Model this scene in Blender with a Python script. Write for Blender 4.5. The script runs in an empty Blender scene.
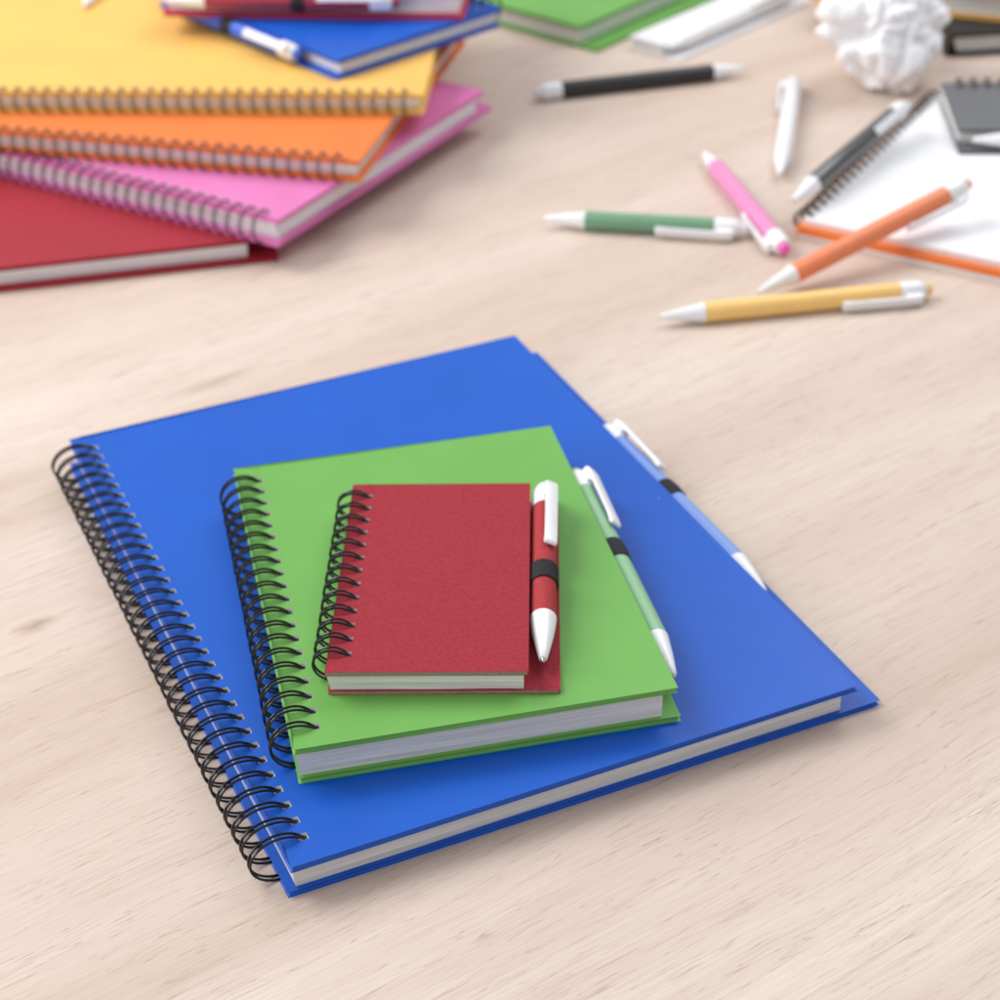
import bpy, bmesh, math, random
from mathutils import Vector, Matrix, noise
random.seed(4)
S = bpy.context.scene
COL = S.collection
R = math.radians
MM = 0.001
PI = math.pi

# ------------------------------------------------------------------ camera
F, PITCH, ROLL, CH = 1953.0, 0.57699, -0.02634, 458.12
cp, sp = math.cos(PITCH), math.sin(PITCH)
cr, sr = math.cos(ROLL), math.sin(ROLL)
fw = Vector((0, cp, -sp))
rt0 = Vector((1, 0, 0)); up0 = Vector((0, sp, cp))
rt = cr*rt0 + sr*up0
up = -sr*rt0 + cr*up0
CAM = Vector((0, 0, CH))

def at(x, y, z=0.0):
    """point of the horizontal plane at height z (mm) seen at photo pixel x, y"""
    d = fw*F + rt*(x-500) + up*(500-y)
    return CAM + d*((z-CH)/d.z)

cam = bpy.data.cameras.new('camera')
co = bpy.data.objects.new('camera', cam); COL.objects.link(co)
m = Matrix((rt, up, -fw)).transposed().to_4x4()
m.translation = CAM*MM
co.matrix_world = m
cam.sensor_width = 36; cam.sensor_fit = 'HORIZONTAL'; cam.lens = F/1000*36
cam.clip_start = 0.02; cam.clip_end = 60
cam.dof.use_dof = True
cam.dof.focus_distance = 0.645
cam.dof.aperture_fstop = 11.5
cam.dof.aperture_blades = 9
S.camera = co

# ------------------------------------------------------------------ materials
def mat(name, rough=0.5, spec=0.5):
    m = bpy.data.materials.new(name); m.use_nodes = True
    nt = m.node_tree
    b = nt.nodes['Principled BSDF']
    b.inputs['Roughness'].default_value = rough
    b.inputs['Specular IOR Level'].default_value = spec
    return m, nt, b

def N(nt, t, **kw):
    n = nt.nodes.new(t)
    for k, v in kw.items():
        if k in n.inputs: n.inputs[k].default_value = v
        else: setattr(n, k, v)
    return n

def coords(nt, scale=(1, 1, 1), rot=(0, 0, 0), loc=(0, 0, 0)):
    tc = N(nt, 'ShaderNodeTexCoord'); mp = N(nt, 'ShaderNodeMapping')
    mp.inputs['Scale'].default_value = scale; mp.inputs['Rotation'].default_value = rot
    mp.inputs['Location'].default_value = loc
    nt.links.new(tc.outputs['Object'], mp.inputs['Vector'])
    return mp.outputs['Vector']

def noisetex(nt, vec, scale, detail=4, rough=.55, dist=0):
    n = N(nt, 'ShaderNodeTexNoise', Scale=scale, Detail=detail, Roughness=rough, Distortion=dist)
    nt.links.new(vec, n.inputs['Vector'])
    return n.outputs['Fac']

def ramp(nt, fac, stops):
    r = N(nt, 'ShaderNodeValToRGB')
    e = r.color_ramp.elements
    while len(e) < len(stops): e.new(0.5)
    for el, (p, c) in zip(e, stops):
        el.position = p
        el.color = (c, c, c, 1) if isinstance(c, (int, float)) else (*c, 1)
    nt.links.new(fac, r.inputs['Fac'])
    return r.outputs['Color']

def mix(nt, fac, a, b, mode='MIX'):
    n = nt.nodes.new('ShaderNodeMix'); n.data_type = 'RGBA'; n.blend_type = mode
    if isinstance(fac, (int, float)): n.inputs[0].default_value = fac
    else: nt.links.new(fac, n.inputs[0])
    for s, v in ((6, a), (7, b)):
        if isinstance(v, tuple): n.inputs[s].default_value = (*v, 1)
        else: nt.links.new(v, n.inputs[s])
    return n.outputs[2]

def bump(nt, b, h, strength, dist):
    n = N(nt, 'ShaderNodeBump', Strength=strength, Distance=dist)
    nt.links.new(h, n.inputs['Height']); nt.links.new(n.outputs['Normal'], b.inputs['Normal'])

def k(c, f): return tuple(min(1, v*f) for v in c)

def laminated(name, c, rough=.38):
    """printed paper glued over board: faint orange peel, scuffs and dust"""
    m, nt, b = mat(name, rough, .38)
    v = coords(nt)
    var = noisetex(nt, v, 25, 3)
    col = mix(nt, ramp(nt, var, [(.3, 0), (.7, 1)]), k(c, .95), k(c, 1.04))
    spk = N(nt, 'ShaderNodeTexVoronoi', Scale=90.0, feature='F1'); nt.links.new(v, spk.inputs['Vector'])
    dust = ramp(nt, spk.outputs['Distance'], [(.025, .35), (.045, 0)])
    wh = N(nt, 'ShaderNodeTexWhiteNoise'); nt.links.new(spk.outputs['Position'], wh.inputs['Vector'])
    keep = ramp(nt, wh.outputs['Value'], [(.86, 0), (.9, 1)])
    f = mix(nt, 1.0, dust, keep, 'MULTIPLY')
    col = mix(nt, f, col, (.8, .8, .85))
    nt.links.new(col, b.inputs['Base Color'])
    rr = N(nt, 'ShaderNodeMapRange'); rr.inputs['To Min'].default_value = rough-.07; rr.inputs['To Max'].default_value = rough+.1
    nt.links.new(noisetex(nt, v, 60, 5, .65), rr.inputs['Value']); nt.links.new(rr.outputs['Result'], b.inputs['Roughness'])
    hh = N(nt, 'ShaderNodeMath', operation='MULTIPLY_ADD')
    nt.links.new(noisetex(nt, v, 900, 2), hh.inputs[0]); hh.inputs[1].default_value = .08
    nt.links.new(noisetex(nt, v, 14, 3), hh.inputs[2])
    bump(nt, b, hh.outputs[0], .22, .0012)
    return m

def craft(name, c):
    """uncoated dyed card with fibres"""
    m, nt, b = mat(name, .8, .25)
    v = coords(nt)
    f1 = noisetex(nt, v, 650, 4, .7)
    col = mix(nt, ramp(nt, f1, [(.3, 0), (.72, 1)]), k(c, .8), k(c, 1.18))
    f2 = noisetex(nt, coords(nt, (1, 2.4, 1), (0, 0, .5)), 800, 2, .5, 1.5)
    col = mix(nt, ramp(nt, f2, [(.66, 0), (.76, .4)]), col, k(c, 2.2))
    f3 = noisetex(nt, coords(nt, (2.6, 1, 1), (0, 0, .3)), 500, 2, .5, 1.2)
    col = mix(nt, ramp(nt, f3, [(.68, 0), (.76, .4)]), col, k(c, .3))
    nt.links.new(col, b.inputs['Base Color'])
    bump(nt, b, f1, .35, .0002)
    return m

def flat(name, c, rough=.5, var=.06, scale=300, spec=.5, b_=.1):
    m, nt, b = mat(name, rough, spec)
    f = noisetex(nt, coords(nt), scale, 4)
    nt.links.new(mix(nt, ramp(nt, f, [(.3, 0), (.7, 1)]), k(c, 1-var), k(c, 1+var)), b.inputs['Base Color'])
    bump(nt, b, f, b_, .0002)
    return m

def plastic(name, c, rough=.28, coat=0.0):
    m = flat(name, c, rough, .03, 120, .5, .05)
    m.node_tree.nodes['Principled BSDF'].inputs['Coat Weight'].default_value = coat
    return m

def pages(name, c=(.84, .83, .81)):
    m, nt, b = mat(name, .85, .2)
    v = coords(nt, (1, 1, 1))
    st = noisetex(nt, coords(nt, (9, 9, 1700)), 1.0, 3, .7)
    col = mix(nt, ramp(nt, st, [(.32, 0), (.62, 1)]), k(c, .62), c)
    cl = noisetex(nt, v, 60, 3)
    col = mix(nt, ramp(nt, cl, [(.35, .12), (.65, 0)]), col, k(c, .7))
    nt.links.new(col, b.inputs['Base Color'])
    bump(nt, b, st, .5, .0004)
    return m

def sheet(name, c=(.86, .86, .88)):
    m, nt, b = mat(name, .8, .2)
    f = noisetex(nt, coords(nt), 25, 3)
    nt.links.new(mix(nt, f, k(c, .97), c), b.inputs['Base Color'])
    bump(nt, b, noisetex(nt, coords(nt), 1500, 2), .1, .0001)
    return m

BLUE = (.003, .092, .51); GREEN = (.150, .40, .080); RED = (.335, .026, .040)
M = dict(
    blue=laminated('blue_cover', BLUE), green=laminated('green_cover', GREEN, .42),
    craft_red=craft('red_craft', RED), red=laminated('red_cover', (.34, .016, .03), .5),
    maroon=laminated('maroon_cover', (.50, .03, .08), .4),
    pink=laminated('pink_cover', (.70, .19, .45), .5), orange=laminated('orange_cover', (.80, .20, .045), .5),
    yellow=laminated('yellow_cover', (.84, .49, .12), .5), black=laminated('black_cover', (.012, .011, .011), .3),
    grey_black=laminated('charcoal_sheen_cover', (.13, .13, .14), .3), white=laminated('white_cover', (.82, .82, .84), .4),  # charcoal base lightened to stand in for the cover's sheen
    pages=pages('page_edges'), pages_lit=pages('lit_page_edges', (.93, .92, .93)), sheet=sheet('white_sheet'),  # second, paler page material: light on the back pile's page edges painted in
    board=flat('raw_board', (.26, .22, .17), .85, .2, 900), hole=flat('punched_board', (.92, .90, .88), .8, .1, 900),
    wire=plastic('black_wire', (.005, .005, .006), .2), elastic=flat('black_elastic', (.018, .018, .020), .7, .3, 1500, .3, .5),
    w=plastic('white_plastic', (.84, .84, .86), .25), metal=None,
)
mm_, nt_, b_ = mat('steel_point', .25); b_.inputs['Metallic'].default_value = 1
nt_.links.new(mix(nt_, noisetex(nt_, coords(nt_), 500), (.5, .48, .45), (.7, .68, .65)), b_.inputs['Base Color']); M['metal'] = mm_
PEN = dict(red=craft('red_barrel_card', (.40, .042, .048)), green_pale=plastic('pale_green_barrel', (.27, .50, .29), .42),
           blue_pale=plastic('pale_blue_barrel', (.20, .33, .72), .38), green_dark=plastic('sage_green_barrel', (.17, .34, .21), .4),
           pink=plastic('pink_barrel', (.76, .26, .50), .4), hot_pink=plastic('hot_pink_button', (.82, .12, .50), .3),
           orange=plastic('orange_barrel', (.84, .25, .11), .45), yellow=plastic('yellow_barrel', (.92, .58, .19), .4),
           black=plastic('black_barrel', (.022, .020, .022), .35), grey=plastic('dark_grey_barrel', (.05, .048, .05), .22, .5),
           white=M['w'], maroon=plastic('maroon_barrel', (.34, .03, .06), .3), green_btn=plastic('green_button', (.18, .48, .14), .3),
           blue=plastic('blue_button', (.04, .12, .6), .3))

# ------------------------------------------------------------------ mesh helpers
def link(name, bm, mats, parent=None, smooth=True, loc=None, recalc=True):
    if recalc: bmesh.ops.recalc_face_normals(bm, faces=bm.faces)
    me = bpy.data.meshes.new(name); bm.to_mesh(me); bm.free()
    for mt in (mats if isinstance(mats, (list, tuple)) else [mats]): me.materials.append(mt)
    if smooth:
        me.shade_smooth()
        me.set_sharp_from_angle(angle=R(38))
    o = bpy.data.objects.new(name, me); COL.objects.link(o)
    if parent: o.parent = parent
    if loc is not None: o.location = loc
    return o

def thing(name, label, cat, loc, rz=0, group=None):
    o = bpy.data.objects.new(name, None); COL.objects.link(o)
    o.empty_display_size = .01
    o.location = Vector(loc)*MM; o.rotation_euler = (0, 0, rz)
    o['label'] = label; o['category'] = cat
    if group: o['group'] = group
    return o

def slab(x0, x1, y0, y1, z0, z1, holes=(), hs=3.0, bev=.6, seg=3, holemat=1, edgemat=None, fold=None):
    """flat board with real square holes; units mm"""
    xs = [x0, x1]; ys = [y0, y1]
    if holes:
        hx = holes[0][0]
        xs = [x0, hx-hs/2, hx+hs/2, x1]
        for _, hy in holes: ys += [hy-hs/2, hy+hs/2]
        ys = sorted(ys)
    bm = bmesh.new()
    vt = {}
    def V(i, j, t):
        if (i, j, t) not in vt:
            vt[i, j, t] = bm.verts.new((xs[i]*MM, ys[j]*MM, (z1 if t else z0)*MM))
        return vt[i, j, t]
    def solid(i, j):
        if i < 0 or j < 0 or i >= len(xs)-1 or j >= len(ys)-1: return False
        if holes and i == 1 and j % 2 == 1: return False
        return True
    for i in range(len(xs)-1):
        for j in range(len(ys)-1):
            if not solid(i, j): continue
            bm.faces.new((V(i, j, 1), V(i+1, j, 1), V(i+1, j+1, 1), V(i, j+1, 1)))
            bm.faces.new((V(i, j, 0), V(i, j+1, 0), V(i+1, j+1, 0), V(i+1, j, 0)))
            for di, dj, a, b in ((-1, 0, (i, j), (i, j+1)), (1, 0, (i+1, j+1), (i+1, j)), (0, -1, (i+1, j), (i, j)), (0, 1, (i, j+1), (i+1, j+1))):
                if not solid(i+di, j+dj):
                    outer = not (0 <= i+di < len(xs)-1 and 0 <= j+dj < len(ys)-1)
                    f = bm.faces.new((V(*a, 0), V(*b, 0), V(*b, 1), V(*a, 1)))
                    f.material_index = (edgemat if edgemat is not None else 0) if outer else holemat
    if bev:
        ed = []
        for e in bm.edges:
            if len(e.link_faces) != 2: continue
            c = (e.verts[0].co+e.verts[1].co)/2/MM
            on = abs(c.x-x0) < 1e-3 or abs(c.x-x1) < 1e-3 or abs(c.y-y0) < 1e-3 or abs(c.y-y1) < 1e-3
            n1, n2 = e.link_faces[0].normal, e.link_faces[1].normal
            e.link_faces[0].normal_update(); e.link_faces[1].normal_update()
            if on and abs(e.link_faces[0].normal.dot(e.link_faces[1].normal)) < .5: ed.append(e)
        bmesh.ops.bevel(bm, geom=ed, offset=bev*MM, segments=seg, profile=.5, affect='EDGES', clamp_overlap=False)
    return bm

def tube(bm, pts, r, n=8, cap=True):
    pts = [Vector(p) for p in pts]
    t = (pts[1]-pts[0]).normalized()
    a = t.orthogonal().normalized()
    rings = []
    for i, p in enumerate(pts):
        d = (pts[min(i+1, len(pts)-1)]-pts[max(i-1, 0)]).normalized()
        a = (a-d*a.dot(d)).normalized(); b = d.cross(a)
        rings.append([bm.verts.new((p+(a*math.cos(2*PI*q/n)+b*math.sin(2*PI*q/n))*r)*MM) for q in range(n)])
    for r0, r1 in zip(rings, rings[1:]):
        for q in range(n): bm.faces.new((r0[q], r0[(q+1) % n], r1[(q+1) % n], r1[q]))
    if cap:
        bm.faces.new(rings[0][::-1]); bm.faces.new(rings[-1])

def lathe(bm, prof, n=32, axis_off=(0, 0)):
    """profile [(x, r)] about the x axis"""
    rings = []
    for x, r in prof:
        rings.append([bm.verts.new((x*MM, (axis_off[0]+r*math.cos(2*PI*q/n))*MM, (axis_off[1]+r*math.sin(2*PI*q/n))*MM)) for q in range(n)])
    for r0, r1 in zip(rings, rings[1:]):
        for q in range(n): bm.faces.new((r0[q], r0[(q+1) % n], r1[(q+1) % n], r1[q]))
    bm.faces.new(rings[0][::-1]); bm.faces.new(rings[-1])

# ------------------------------------------------------------------ notebook
def page_block(x0, x1, y0, y1, z0, z1, slant=0.0, seed=0.0, amp=.35):
    """stack of sheets: side faces finely uneven, left face slanted outwards to the top"""
    bm = bmesh.new()
    nx, ny, nz = 14, 18, 5
    def P(u, v, w):
        x = x0+(x1-x0)*u + slant*(1-w)*(1-u); y = y0+(y1-y0)*v; z = z0+(z1-z0)*w
        n1 = noise.noise(Vector((u*3+seed, v*3, w*2.2)))*amp
        if u in (0, 1): x += n1
        if v in (0, 1): y += n1
        return (x*MM, y*MM, z*MM)
    vt = {}
    def V(i, j, q):
        if (i, j, q) not in vt: vt[i, j, q] = bm.verts.new(P(i/nx, j/ny, q/nz))
        return vt[i, j, q]
    for i in range(nx):
        for j in range(ny):
            bm.faces.new((V(i, j, 0), V(i, j+1, 0), V(i+1, j+1, 0), V(i+1, j, 0)))
            bm.faces.new((V(i, j, nz), V(i+1, j, nz), V(i+1, j+1, nz), V(i, j+1, nz)))
    for q in range(nz):
        for i in range(nx):
            bm.faces.new((V(i, 0, q), V(i+1, 0, q), V(i+1, 0, q+1), V(i, 0, q+1)))
            bm.faces.new((V(i, ny, q), V(i, ny, q+1), V(i+1, ny, q+1), V(i+1, ny, q)))
        for j in range(ny):
            bm.faces.new((V(0, j, q), V(0, j, q+1), V(0, j+1, q+1), V(0, j+1, q)))
            bm.faces.new((V(nx, j, q), V(nx, j+1, q), V(nx, j+1, q+1), V(nx, j, q+1)))
    return bm

def wire_binding(parent, n, y0, pitch, hx, T, D, wr=.5, gap=2.1, zc=None, vr=1.0, seg=30, jitter=.12):
    bm = bmesh.new()
    Rr = D/2; Rz = Rr*vr; zc = Rz+.15
    cx = hx-Rr*math.sqrt(max(0.05, 1-((T-zc)/Rz)**2))
    a0 = math.asin(min(.98, (T-.6-zc)/Rz))            # just inside the punched hole
    a1 = 2*PI-math.acos(min(1, max(-1, (2.2-cx)/Rr))) 
    prev = None
    rnd = random.Random(int(n*100+D))
    for i in range(n):
        y = y0+i*pitch
        dx = rnd.uniform(-jitter, jitter); tilt = rnd.uniform(-.25, .25)
        for s in (-1, 1):
            pts = []
            for q in range(seg+1):
                t = q/seg; a = a0+(a1-a0)*t
                sp_ = gap/2
                if t < .16: sp_ *= .34+.66*math.sin(t/.16*PI/2)
                rr = Rr
                pts.append((cx+dx+rr*math.cos(a), y+s*sp_+tilt*math.sin(a), zc+Rz*math.sin(a)))
            tube(bm, pts, wr, 8)
            if s == -1 and prev is not None:
                tube(bm, [prev, ((prev[0]+pts[-1][0])/2+.8, (prev[1]+pts[-1][1])/2, prev[2]+.2), pts[-1]], wr, 6)
            if s == 1: prev = pts[-1]
        # the closed nose of the loop dips into the hole
        p = (cx+dx+Rr*math.cos(a0), y, zc+Rz*math.sin(a0))
        tube(bm, [(p[0], y-gap*.16, p[2]), (p[0]+.75, y, p[2]-.1), (p[0], y+gap*.16, p[2])], wr*1.2, 8)
    return link('wire_binding', bm, M['wire'], parent)

def notebook(name, label, cat, P0, rz, zb, w, h, T, e, cover, hx=7.2, nr=0, y0=10, pitch=8.5, D=20, bx=-1.4, by=0,
             tc=2.3, hard=True, e_y=0, pin=(2.6, 4.5, 2.6), tilt=0.0, group=None, core=None, back=None, paper='pages', spine=False, seed=0, wr=.48, vr=1.0, gap=2.1):
    """P0: corner of the front cover at x=0, y=0 (binding side); units mm"""
    t = thing(name, label, cat, (P0[0], P0[1], zb), rz, group)
    holes = [(hx, y0+i*pitch) for i in range(nr)]
    bev = .75 if hard else .22
    em = 0 if hard else 2
    mats = [M[cover], M['hole'], M[core or 'board']]
    hs = 3.3 if D > 15 else 2.7
    c1 = link('front_cover', slab(0, w, 0, h, T-tc, T, [(q[0]+.5, q[1]) for q in holes], hs, bev, 3, 1, em), mats, t)
    if tilt:
        c1.rotation_euler = (0, tilt, 0)
    bk = link('back_cover', slab(bx, w+e, by, h+e_y, 0, tc, (), hs, bev, 3, 1, em), [M[back or cover], M['hole'], M[core or 'board']], t)
    pl, pr, pf = pin
    pb = page_block(.15, w-pr, pf, h-pf, tc+.02, T-tc-.02, pl, seed)
    link('page_block', pb, M[paper], t)
    if spine:
        link('spine', slab(bx-1.6, bx-.02, by, h, 0, T, (), hs, .7), M[cover], t)
    if nr: wire_binding(t, nr, y0, pitch, hx, T, D, wr=wr, vr=vr, gap=gap)
    return t

# ------------------------------------------------------------------ pens
def pen(label, tip, end, barrel, button, L=141, roll=0, group='ballpoint pens scattered on the desk', r=4.75, cone=23.5, band=None, clip=True, name='ballpoint_pen'):
    """tip and end: points in mm on the pen's axis; roll: clip direction about the axis (0 = up)"""
    tip = Vector(tip); end = Vector(end)
    d = (end-tip).normalized()
    t = thing(name, label, 'pen', tip, 0, group)
    z = Vector((0, 0, 1)); y = z.cross(d).normalized(); z = d.cross(y)
    y2 = y*math.cos(roll)+z*math.sin(roll); z2 = d.cross(y2)
    mw = Matrix((d, y2, z2)).transposed().to_4x4(); mw.translation = tip*MM
    t.matrix_world = mw
    cs = L-17.5                       # collar start
    bm = bmesh.new()
    lathe(bm, [(cone, r-.35), (cone, r-.05), (cone+.4, r), (cs-.4, r), (cs, r-.05), (cs, r-.5)], 40)
    link('barrel', bm, barrel, t)
    bm = bmesh.new()
    lathe(bm, [(1.6, 1.15), (1.9, 1.45), (5, 2.05), (10, 2.95), (15, 3.75), (19, 4.3), (cone-.6, r+.1), (cone-.12, r+.1), (cone-.1, r-.6)], 36)
    link('nose_cone', bm, M['w'], t)
    bm = bmesh.new()
    lathe(bm, [(0, .28), (.25, .5), (1.2, .8), (1.62, 1.0)], 16)
    link('writing_point', bm, M['metal'], t)
    bm = bmesh.new()
    lathe(bm, [(cs+.1, r-.6), (cs+.12, r+.15), (cs+.6, r+.2), (cs+9, r+.1), (cs+12.4, r-.35), (cs+13.3, r-1.0), (cs+13.4, 3.0)], 36)
    link('cap', bm, M['w'], t)
    bm = bmesh.new()
    lathe(bm, [(cs+12.5, 3.2), (L-1.6, 3.15), (L-.6, 2.5), (L-.05, 1.4), (L, .5)], 24)
    link('push_button', bm, button, t)
    if clip:
        arm = 31.5
        prof = [(cs+10.5, r-.8), (cs+10.8, r+2.2), (cs+9.5, r+3.2), (cs+6, r+3.6), (cs-arm+6, r+2.9), (cs-arm+1.2, r+2.6), (cs-arm, r+1.8), (cs-arm+.3, r+.9), (cs-arm+2.5, r+.45),
                (cs-arm+4.5, r+.9), (cs-arm+8, r+1.3), (cs+1.0, r+1.8), (cs+2.2, r+1.0), (cs+2.4, r-.8)]
        bm = bmesh.new()
        hw = 2.5
        a = [bm.verts.new((x*MM, -hw*MM, zz*MM)) for x, zz in prof]
        b = [bm.verts.new((x*MM, hw*MM, zz*MM)) for x, zz in prof]
        n = len(prof)
        bm.faces.new(a); bm.faces.new(b[::-1])
        for i in range(n): bm.faces.new((a[i], b[i], b[(i+1) % n], a[(i+1) % n]))
        bmesh.ops.recalc_face_normals(bm, faces=bm.faces)
        bmesh.ops.bevel(bm, geom=[e for e in bm.edges], offset=.45*MM, segments=2, profile=.5, affect='EDGES')
        link('clip', bm, M['w'], t)
    return t

def elastic_loop(parent, c, r, y0, y1, ribs=4, over=.75):
    """ribbed elastic band round a pen that lies along the notebook's y axis; c = (x, z) of the pen axis"""
    bm = bmesh.new()
    n = 40; prof = []
    k_ = ribs*6
    for i in range(k_+1):
        u = i/k_
        prof.append((y0+(y1-y0)*u, r+over+.16*math.cos(u*ribs*2*PI+PI)))
    rings = []
    for y, rr in prof:
        rings.append([bm.verts.new(((c[0]+rr*math.cos(2*PI*q/n))*MM, y*MM, (c[1]+rr*math.sin(2*PI*q/n))*MM)) for q in range(n)])
    ins = []
    for y in (prof[0][0], prof[-1][0]):
        ins.append([bm.verts.new(((c[0]+(r+.03)*math.cos(2*PI*q/n))*MM, y*MM, (c[1]+(r+.03)*math.sin(2*PI*q/n))*MM)) for q in range(n)])
    seq = [ins[0]]+rings+[ins[1]]
    for r0, r1 in zip(seq, seq[1:]):
        for q in range(n): bm.faces.new((r0[q], r0[(q+1) % n], r1[(q+1) % n], r1[q]))
    for q in range(n): bm.faces.new((ins[1][q], ins[1][(q+1) % n], ins[0][(q+1) % n], ins[0][q]))
    return link('elastic_loop', bm, M['elastic'], parent)

def local(t, x, y, z):
    """point in the frame of a thing -> world mm"""
    return Matrix.Rotation(t.rotation_euler.z, 3, 'Z') @ Vector((x, y, z)) + t.location/MM

# ------------------------------------------------------------------ desk surface
def build_desk():
    m, nt, b = mat('pale_oak', .48, .35)
    rot = (0, 0, -R(34.6))
    def cv(sx, sy, off=0): return coords(nt, (sx, sy, 1), rot, (off, off*.7, 0))
    # coords() scales before rotating, so rotate first then stretch
    tc = N(nt, 'ShaderNodeTexCoord'); rm = N(nt, 'ShaderNodeMapping'); rm.inputs['Rotation'].default_value = rot
    nt.links.new(tc.outputs['Object'], rm.inputs['Vector'])
    wob = N(nt, 'ShaderNodeTexNoise', Scale=5.0, Detail=2.0); nt.links.new(rm.outputs['Vector'], wob.inputs['Vector'])
    add = N(nt, 'ShaderNodeVectorMath', operation='MULTIPLY_ADD')
    nt.links.new(wob.outputs['Color'], add.inputs[0]); add.inputs[1].default_value = (.0, .013, 0); nt.links.new(rm.outputs['Vector'], add.inputs[2])
    def st(sx, sy, ox=0):
        mp = N(nt, 'ShaderNodeMapping'); mp.inputs['Scale'].default_value = (sx, sy, 1); mp.inputs['Location'].default_value = (ox, ox*1.3, 0)
        nt.links.new(add.outputs[0], mp.inputs['Vector']); return mp.outputs['Vector']
    lt = (.755, .645, .558); dk = (.560, .425, .345); pk = (.66, .53, .445)
    broad = noisetex(nt, st(1.8, 11, 3), 1.0, 4, .5, .6)
    col = mix(nt, ramp(nt, broad, [(.33, 0), (.66, 1)]), dk, lt)
    band = noisetex(nt, st(4, 75, 9), 1.0, 4, .6, .4)
    col = mix(nt, ramp(nt, band, [(.40, .55), (.62, 0)]), col, pk)
    fib = noisetex(nt, st(20, 900, 1), 1.0, 4, .65, .2)
    col = mix(nt, ramp(nt, fib, [(.30, .45), (.60, 0)]), col, (.54, .41, .345))
    # grain lines: thin contours of a noise stretched along the grain, broken up along their length
    def lines(sx, sy, o, width, strength, bx, by):
        n = noisetex(nt, st(sx, sy, o), 1.0, 3, .55, .25)
        d = N(nt, 'ShaderNodeMath', operation='SUBTRACT'); nt.links.new(n, d.inputs[0]); d.inputs[1].default_value = .5
        ab = N(nt, 'ShaderNodeMath', operation='ABSOLUTE'); nt.links.new(d.outputs[0], ab.inputs[0])
        ln_ = ramp(nt, ab.outputs[0], [(0, strength), (width, 0)])
        br = ramp(nt, noisetex(nt, st(bx, by, o+4), 1.0, 3, .6), [(.44, .08), (.62, 1)])
        return mix(nt, 1.0, ln_, br, 'MULTIPLY')
    for args in ((9, 190, 7, .009, .75, 26, 190), (13, 330, 23, .014, .6, 34, 240), (5, 120, 41, .0055, .7, 16, 110)):
        por2 = lines(*args)
        col = mix(nt, por2, col, (.37, .255, .19))
    por = noisetex(nt, st(48, 2000, 7), 1.0, 2, .45, .1)
    patch = ramp(nt, noisetex(nt, st(9, 60, 5), 1.0, 4, .65), [(.40, .05), (.60, .3)])
    pm = mix(nt, 1.0, ramp(nt, por, [(.34, 1), (.39, 0)]), patch, 'MULTIPLY')
    col = mix(nt, pm, col, (.36, .25, .19))
    # small knots
    for (px, py, a, bb, s) in ((36, 625, .012, .005, .75), (215, 382, .03, .006, .5), (560, 985, .02, .004, .12)):
        c = at(px, py, 0)*MM
        rx, ry = c.x*math.cos(-R(34.6))-c.y*math.sin(-R(34.6)), c.x*math.sin(-R(34.6))+c.y*math.cos(-R(34.6))
        mp = N(nt, 'ShaderNodeMapping'); mp.inputs['Location'].default_value = (-rx/a, -ry/bb, 0); mp.inputs['Scale'].default_value = (1/a, 1/bb, 0)
        nt.links.new(rm.outputs['Vector'], mp.inputs['Vector'])
        ln = N(nt, 'ShaderNodeVectorMath', operation='LENGTH')
        dn = N(nt, 'ShaderNodeTexNoise', Scale=1.3, Detail=3.0); nt.links.new(mp.outputs['Vector'], dn.inputs['Vector'])
        ad = N(nt, 'ShaderNodeVectorMath', operation='MULTIPLY_ADD'); nt.links.new(dn.outputs['Color'], ad.inputs[0])
        ad.inputs[1].default_value = (1.2, 1.2, 0); nt.links.new(mp.outputs['Vector'], ad.inputs[2])
        sb = N(nt, 'ShaderNodeVectorMath', operation='SUBTRACT'); nt.links.new(ad.outputs[0], sb.inputs[0]); sb.inputs[1].default_value = (.6, .6, 0)
        nt.links.new(sb.outputs[0], ln.inputs[0])
        col = mix(nt, ramp(nt, ln.outputs['Value'], [(.1, s), (1.0, 0)]), col, (.36, .22, .16))
    nt.links.new(col, b.inputs['Base Color'])
    bump(nt, b, mix(nt, .5, fib, por), .12, .0003)
    bm = bmesh.new()
    x0, x1, y0, y1, zt = -1.4, 1.5, -.15, 2.3, -.025
    vs = [bm.verts.new(p) for p in ((x0, y0, 0), (x1, y0, 0), (x1, y1, 0), (x0, y1, 0), (x0, y0, zt), (x1, y0, zt), (x1, y1, zt), (x0, y1, zt))]
    for f in ((0, 1, 2, 3), (7, 6, 5, 4), (0, 4, 5, 1), (1, 5, 6, 2), (2, 6, 7, 3), (3, 7, 4, 0)): bm.faces.new([vs[i] for i in f])
    o = link('table', bm, m, smooth=False)
    o['kind'] = 'structure'; o['label'] = 'pale oak table top with fine diagonal grain'
build_desk()

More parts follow.
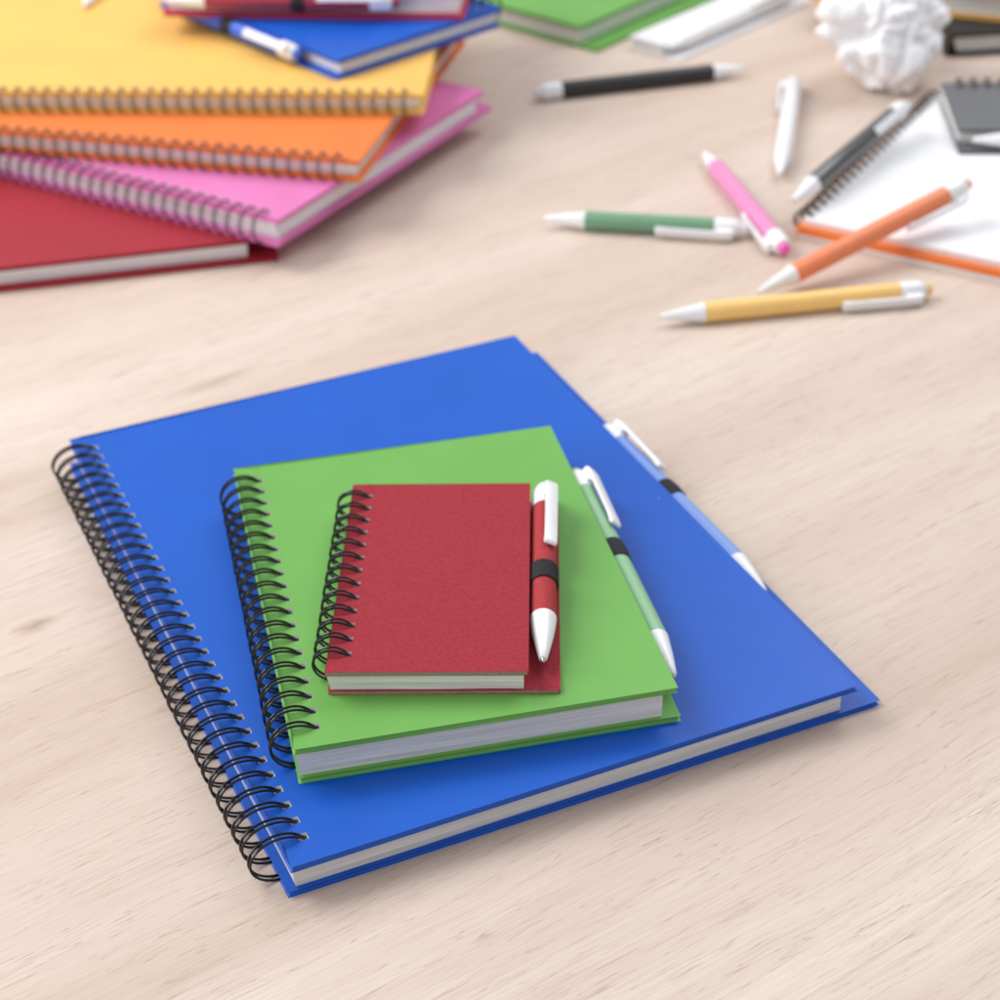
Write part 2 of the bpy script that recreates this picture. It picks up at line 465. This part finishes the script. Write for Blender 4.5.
# ------------------------------------------------------------------ the three notebooks in front
HERO = 'spiral notebooks stacked in the foreground'
TB, TG, TR = 14.2, 16.1, 10.5
nbB = notebook('spiral_notebook', 'large blue hardcover spiral notebook at the bottom of the front pile',
               'notebook', (-70.7, 467.6), .4095, 0, 215.3, 296.3, TB, 11.4, 'blue', 7.3, 33, 11.5, 8.56, 21.2, -1.4, 1.4, 2.4, vr=.8, pin=(1.2, 4.2, 2.4), seed=1, group=HERO)
nbG = notebook('spiral_notebook', 'medium green hardcover spiral notebook lying on the large blue one, under the small red one',
               'notebook', (-71.5, 507.2), .2085, TB, 133.9, 182.4, TG, 1.8, 'green', 7.9, 20, 9.8, 8.51, 18.4, 1.0, 1.0, 2.3, pin=(1.0, 4.0, 1.8), seed=5, group=HERO)
nbR = notebook('spiral_notebook', 'small red card spiral notebook on top of the front pile, on the green one',
               'notebook', (-62.1, 534.9), -.033, TB+TG, 70.2, 120.1, TR, 11.0, 'craft_red', 6.4, 13, 10.1, 8.45, 13.6, .5, .6, 1.7, vr=.92, hard=False, pin=(1.0, 1.6, 1.4), seed=9, group=HERO)
HP = 'pens held in elastic loops'
# pens in their loops
a = local(nbR, 75.4, 10.0, 1.7+4.75); b = local(nbR, 75.9, 124.2, 1.7+4.9)
pen('short red pen with white clip in the loop of the small red notebook', a, b, PEN['red'], M['w'], 114, R(24), HP, cone=25.5)
elastic_loop(nbR, (75.65, 1.7+4.85), 4.8, 55.5, 66, 5)
a = local(nbG, 137.6, 12.5, 9.6); b = local(nbG, 137.4, 155, 9.9)
pen('pale green pen with white clip along the right edge of the front green notebook', a, b, PEN['green_pale'], PEN['green_btn'], 142, R(46), HP)
elastic_loop(nbG, (137.5, 9.75), 4.8, 85.5, 97, 1, .6)
a = local(nbB, 220.6, 71, 7.2); b = local(nbB, 220.2, 213, 7.2)
pen('pale blue pen with white clip along the right edge of the large blue notebook', a, b, PEN['blue_pale'], PEN['blue'], 142, R(44), HP)
elastic_loop(nbB, (220.4, 7.2), 4.8, 144.5, 155.5, 1, .6)

# ------------------------------------------------------------------ stack at the back left
ST = 'notebooks piled at the back left'
z = 0
c = at(250, 239, 13)
notebook('hardcover_notebook', 'dark red hardcover notebook at the bottom of the back left pile, page edges towards us', 'notebook',
         (c.x, c.y), R(11.4)+PI/2, 0, 215, 297, 13, 3, 'red', nr=0, bx=-2.5, by=-13, e_y=13, pin=(1.8, 4, 2), seed=2, paper='pages_lit', wr=.36, gap=1.5, group=ST)
c = at(277, 220, 28)
nbP = notebook('spiral_notebook', 'pink spiral notebook above the dark red one in the back left pile', 'notebook',
               (c.x, c.y), R(58.2), 13, 206, 297, 15, 9, 'pink', 7, 33, 11, 8.56, 17, -1.4, 0, 2.3, seed=3, paper='pages_lit', wr=.36, gap=1.5, group=ST)
c = at(358, 161, 40)
nbO = notebook('spiral_notebook', 'orange spiral notebook between the pink and the yellow one in the back left pile', 'notebook',
               (c.x, c.y), R(74.8), 28, 208, 297, 12, 9, 'orange', 6, 33, 12, 8.56, 14.5, -1.4, 0, 2.3, seed=4, paper='pages_lit', wr=.36, gap=1.5, group=ST)
c = at(422, 95, 51)
nbY = notebook('spiral_notebook', 'yellow spiral notebook lying on the orange one, under a small blue notebook', 'notebook',
               (c.x, c.y), R(85.2), 40, 215, 297, 11, 2, 'yellow', 6.5, 33, 10, 8.56, 13.5, -1.4, 0, 2.2, seed=6, paper='pages_lit', wr=.36, gap=1.5, group=ST)
# blue on the yellow one: the pen side faces the lower left
th = R(-139.0)
c = at(338, 60, 62.5)
ux = Vector((math.cos(th), math.sin(th), 0)); uy = Vector((-math.sin(th), math.cos(th), 0))
o_ = c-ux*124-uy*181
nbb = notebook('spiral_notebook', 'blue spiral notebook lying askew on the yellow one, under the maroon one', 'notebook',
               (o_.x, o_.y), th, 51, 124, 181, 11.5, 2.0, 'blue', 7.5, 20, 10, 8.5, 17, 1, 0, 2.1, seed=7, paper='pages_lit', wr=.36, gap=1.5, group=ST, pin=(2.6, 3, 2.5))
a = local(nbb, 128.5, 10, 7.4); b = local(nbb, 128.5, 151, 7.4)
pen('blue pen with a long white clip in the back left pile', a, b, PEN['blue'], PEN['blue'], 141, R(55), HP)
elastic_loop(nbb, (128.5, 7.4), 4.8, 76, 86, 1, .6)
# maroon on top
th = R(-96.6)
c = at(462, 20, 62.5)
ux = Vector((math.cos(th), math.sin(th), 0)); uy = Vector((-math.sin(th), math.cos(th), 0))
o_ = c-ux*137-uy*182
nbm = notebook('spiral_notebook', 'maroon spiral notebook on top of the back left pile', 'notebook',
               (o_.x, o_.y), th, 62.5, 134, 182, 16, 2.5, 'maroon', 7.5, 20, 10, 8.5, 19, 1, 0, 2.3, seed=8, paper='pages_lit', wr=.36, gap=1.5, group=ST, pin=(2.6, 3, 2.5))
a = local(nbm, 138.5, 4, 10.5); b = local(nbm, 138.5, 145, 10.5)
pen('maroon pen with white clip on top of the back left pile', a, b, PEN['maroon'], PEN['maroon'], 141, R(50), HP)
elastic_loop(nbm, (138.5, 10.5), 4.8, 80, 88, 1, .7)
# a white pen lying on the yellow notebook, only its nose in view
a = at(83, 3, 51+4.8); dd = Vector((.12, 1, 0)).normalized()
pen('white pen on the yellow notebook, just its nose in view at the top edge', a+Vector((0, 0, -2.5)), a+dd*141+Vector((0, 0, 0)), M['w'], M['w'], 141, R(90))

# ------------------------------------------------------------------ green and white notebooks at the top middle
th = R(-41.6)
c = at(580, 26, 14.5)
ux = Vector((math.cos(th), math.sin(th), 0)); uy = Vector((-math.sin(th), math.cos(th), 0))
o_ = c-ux*134
notebook('hardcover_notebook', 'green hardcover notebook lying at the top edge beyond the black pen', 'notebook',
         (o_.x, o_.y), th, 0, 134, 181, 14.5, 15, 'green', nr=20, y0=10, pitch=8.5, D=19, bx=1, by=-1, seed=10, pin=(2.6, 1.5, 1.2))
th = R(-43.5)
c = at(631, 36, 8)
ux = Vector((math.cos(th), math.sin(th), 0)); uy = Vector((-math.sin(th), math.cos(th), 0))
notebook('notepad', 'narrow white notepad with a white pen beside the green notebook at the top edge', 'notepad',
         (c.x, c.y), th, 0, 27, 150, 8, 13, 'white', nr=0, bx=0, seed=11, pin=(.6, .5, .6), tc=1.2)
nw = bpy.data.objects['notepad']
a = local(nw, 30.5, -2, 6.6); b = local(nw, 30.5, 139, 6.6)
pen('white pen lying on the narrow white notepad at the top edge', a, b, M['w'], M['w'], 141, R(20))

# ------------------------------------------------------------------ loose pens
def lp(x0, y0, x1, y1, z0=5.15, z1=5.15): return at(x0, y0, z0), at(x1, y1, z1)
def fixed(a, b, L): return a, a+(b-a).normalized()*L
LOOSE = 'ballpoint pens scattered on the desk'
a, b = lp(543, 218, 747, 229)
pen('short sage green pen with white clip, its end near the clip of the pink pen', a, b, PEN['green_dark'], M['w'], (b-a).length, R(98), LOOSE, r=5.15)
a, b = lp(703, 152, 786, 251)
pen('pink pen with white clip and hot pink button', a, b, PEN['pink'], PEN['hot_pink'], (b-a).length, R(98), LOOSE, r=5.15)
a, b = lp(757, 293, 970, 183, 5.15, 29)
pen('orange pen with its end resting on the open white notebook', a, b, PEN['orange'], PEN['orange'], (b-a).length, R(120), LOOSE, r=5.15)
a, b = lp(658, 317, 932, 289)
pen('yellow pen with white clip, nearest of the loose pens', a, b, PEN['yellow'], PEN['yellow'], (b-a).length, R(100), LOOSE, r=5.15)
a, b = lp(780, 175, 795, 75)
pen('all white pen pointing at us, left of the crumpled paper', a, b, M['w'], M['w'], 148, -R(92), LOOSE, r=5.15)
a, b = lp(747, 68, 534, 93)
pen('black pen with white nose and white end, beyond all the other loose pens', a, b, PEN['black'], M['w'], (b-a).length, R(170), LOOSE, r=5.15)
a, b = at(792, 202, 18), at(905, 105, 25)
pen('dark grey pen with white clip, lying along the rings of the open notebook', a, b, PEN['grey'], M['w'], 141, R(50), LOOSE, r=5.15)

# ------------------------------------------------------------------ open notebook at the right
def open_notebook():
    o = at(797, 228, 5.4)
    t = thing('open_notebook', 'open spiral notebook with blank white pages and orange cover, under the black notebook', 'notebook', (o.x, o.y, 0), R(-31.8))
    link('folded_pages', page_block(1.5, 140, -.6, 214, 0, 2.6, 0, 3, .2), M['pages'], t)
    link('back_cover', slab(0, 142, 0, 216, 2.62, 6.2, (), 3, .6, 3), M['orange'], t)
    ys = 10
    holes = [(4.5, ys+i*8.5) for i in range(24)]
    link('page_block', slab(1.5, 139, 4.5, 214, 6.22, 9.3, holes, 2.6, .25, 2, 0), [M['sheet']], t)
    wire_binding(t, 24, ys, 8.5, 4.5, 9.2, 11.2, seg=22)
    return t
nbo = open_notebook()
# small black notebook on the open one
th = R(-93.8)
c = at(959, 129, 20)
ux = Vector((math.cos(th), math.sin(th), 0))
o_ = c-ux*70
nbk = notebook('spiral_notebook', 'small charcoal spiral notebook with black rings, lying on the open white pages', 'notebook',
               (o_.x, o_.y), th, 9.45, 70, 120, 10.5, 11, 'grey_black', 5.5, 13, 10, 8.45, 13.5, .5, 0, 1.7, seed=12, pin=(1, 1.6, .3))
a = local(nbk, 76, 6, 6.4); b = local(nbk, 75.6, 119, 6.6)
pen('white pen on the ledge of the small charcoal notebook at the right edge', a, b, M['w'], M['w'], 113, R(10), HP)
# black and yellow notebooks at the far right
c = at(954, 56, 0)
notebook('hardcover_notebook', 'black hardcover notebook at the top right, under the yellow one', 'notebook',
         (c.x-2, c.y-1), R(6), 0, 134, 150, 15, 2, 'black', nr=0, bx=-1, seed=13, spine=True, pin=(4, 3, 2))
c0 = at(812, 2, 15); c1 = at(1000, 21, 15)
ang = math.atan2(c1.y-c0.y, c1.x-c0.x)
c = c0
notebook('hardcover_notebook', 'yellow hardcover notebook at the top right, lying on the black one', 'notebook',
         (c.x, c.y), ang, 15.1, 230, 180, 17, 2, 'yellow', nr=0, bx=0, seed=14, pin=(.5, 3, 2))

# ------------------------------------------------------------------ crumpled paper ball
def paper_ball():
    c = at(890, 24, 37)
    bm = bmesh.new()
    bmesh.ops.create_icosphere(bm, subdivisions=6, radius=1)
    rnd = random.Random(11)
    planes = []
    for i in range(46):
        v = Vector((rnd.gauss(0, 1), rnd.gauss(0, 1), rnd.gauss(0, 1))).normalized()
        planes.append((v, rnd.uniform(.85, 1.02)))
    creases = [(Vector((rnd.gauss(0, 1), rnd.gauss(0, 1), rnd.gauss(0, 1))).normalized(), rnd.uniform(-.5, .5), rnd.uniform(.08, .16)) for i in range(20)]
    for v in bm.verts:
        p = v.co.normalized()
        r = 1.12
        for n, d in planes:
            q = p.dot(n)
            if q > .2: r = min(r, d/q)
        for n, o, w in creases:
            dd = p.dot(n)-o+.12*noise.noise(p*2.3+n*3)
            r -= .15*max(0, 1-abs(dd)/w)*(.5+.5*noise.noise(p*3+n*7))
        r += .07*noise.noise(p*2.2)+.015*abs(noise.noise(p*8.0))
        # a folded corner sticking out on the left
        k1 = p.dot(Vector((-.86, -.30, .42)).normalized())
        if k1 > .90: r += .34*((k1-.90)/.10)**.8
        v.co = p*r*38
    zmin = min(v.co.z for v in bm.verts)
    for v in bm.verts:
        v.co.x *= 1.07; v.co.z = max(v.co.z, zmin*.86)
        v.co = v.co*MM
    zmin *= .86
    m, nt, b = mat('crumpled_paper', .8, .2)
    nt.links.new(mix(nt, noisetex(nt, coords(nt), 40), (.90, .90, .93), (.95, .95, .97)), b.inputs['Base Color'])
    b.inputs['Subsurface Weight'].default_value = .15; b.inputs['Subsurface Radius'].default_value = (.01, .01, .01); b.inputs['Subsurface Scale'].default_value = .5
    o = link('crumpled_paper', bm, m, loc=(c.x*MM, c.y*MM, -zmin*MM))
    o['label'] = 'crumpled ball of white paper on the desk near the top right corner'; o['category'] = 'paper ball'
paper_ball()

# ------------------------------------------------------------------ light
W = bpy.data.worlds.new('World'); S.world = W; W.use_nodes = True
bg = W.node_tree.nodes['Background']
bg.inputs['Color'].default_value = (.93, .96, 1, 1); bg.inputs['Strength'].default_value = .58

def area(name, loc, target, sx, sy, power, color):
    l = bpy.data.lights.new(name, 'AREA'); l.shape = 'RECTANGLE'; l.size = sx; l.size_y = sy; l.energy = power; l.color = color
    o = bpy.data.objects.new(name, l); COL.objects.link(o)
    o.location = loc
    o.rotation_euler = (Vector(target)-Vector(loc)).to_track_quat('-Z', 'Y').to_euler()
area('window_light', (-1.35, 1.35, 1.45), (0, .8, 0), 1.2, 1.2, 34, (1, .985, .965))
area('side_fill', (-1.45, .05, .55), (-.15, .95, 0), .9, .6, 8, (1, .99, .98))  # added lamp, brightens the front faces of the back left pile
area('overhead_softbox', (.9, 1.9, 1.7), (0.05, .8, 0), 1.3, 1.1, 17, (.98, .985, 1))

S.view_settings.view_transform = 'Standard'; S.view_settings.look = 'None'
S.view_settings.exposure = 0; S.view_settings.gamma = 1; S.view_settings.use_curve_mapping = False
S.render.engine = 'CYCLES'
S.cycles.use_denoising = True
S.render.resolution_x = 1024; S.render.resolution_y = 1024
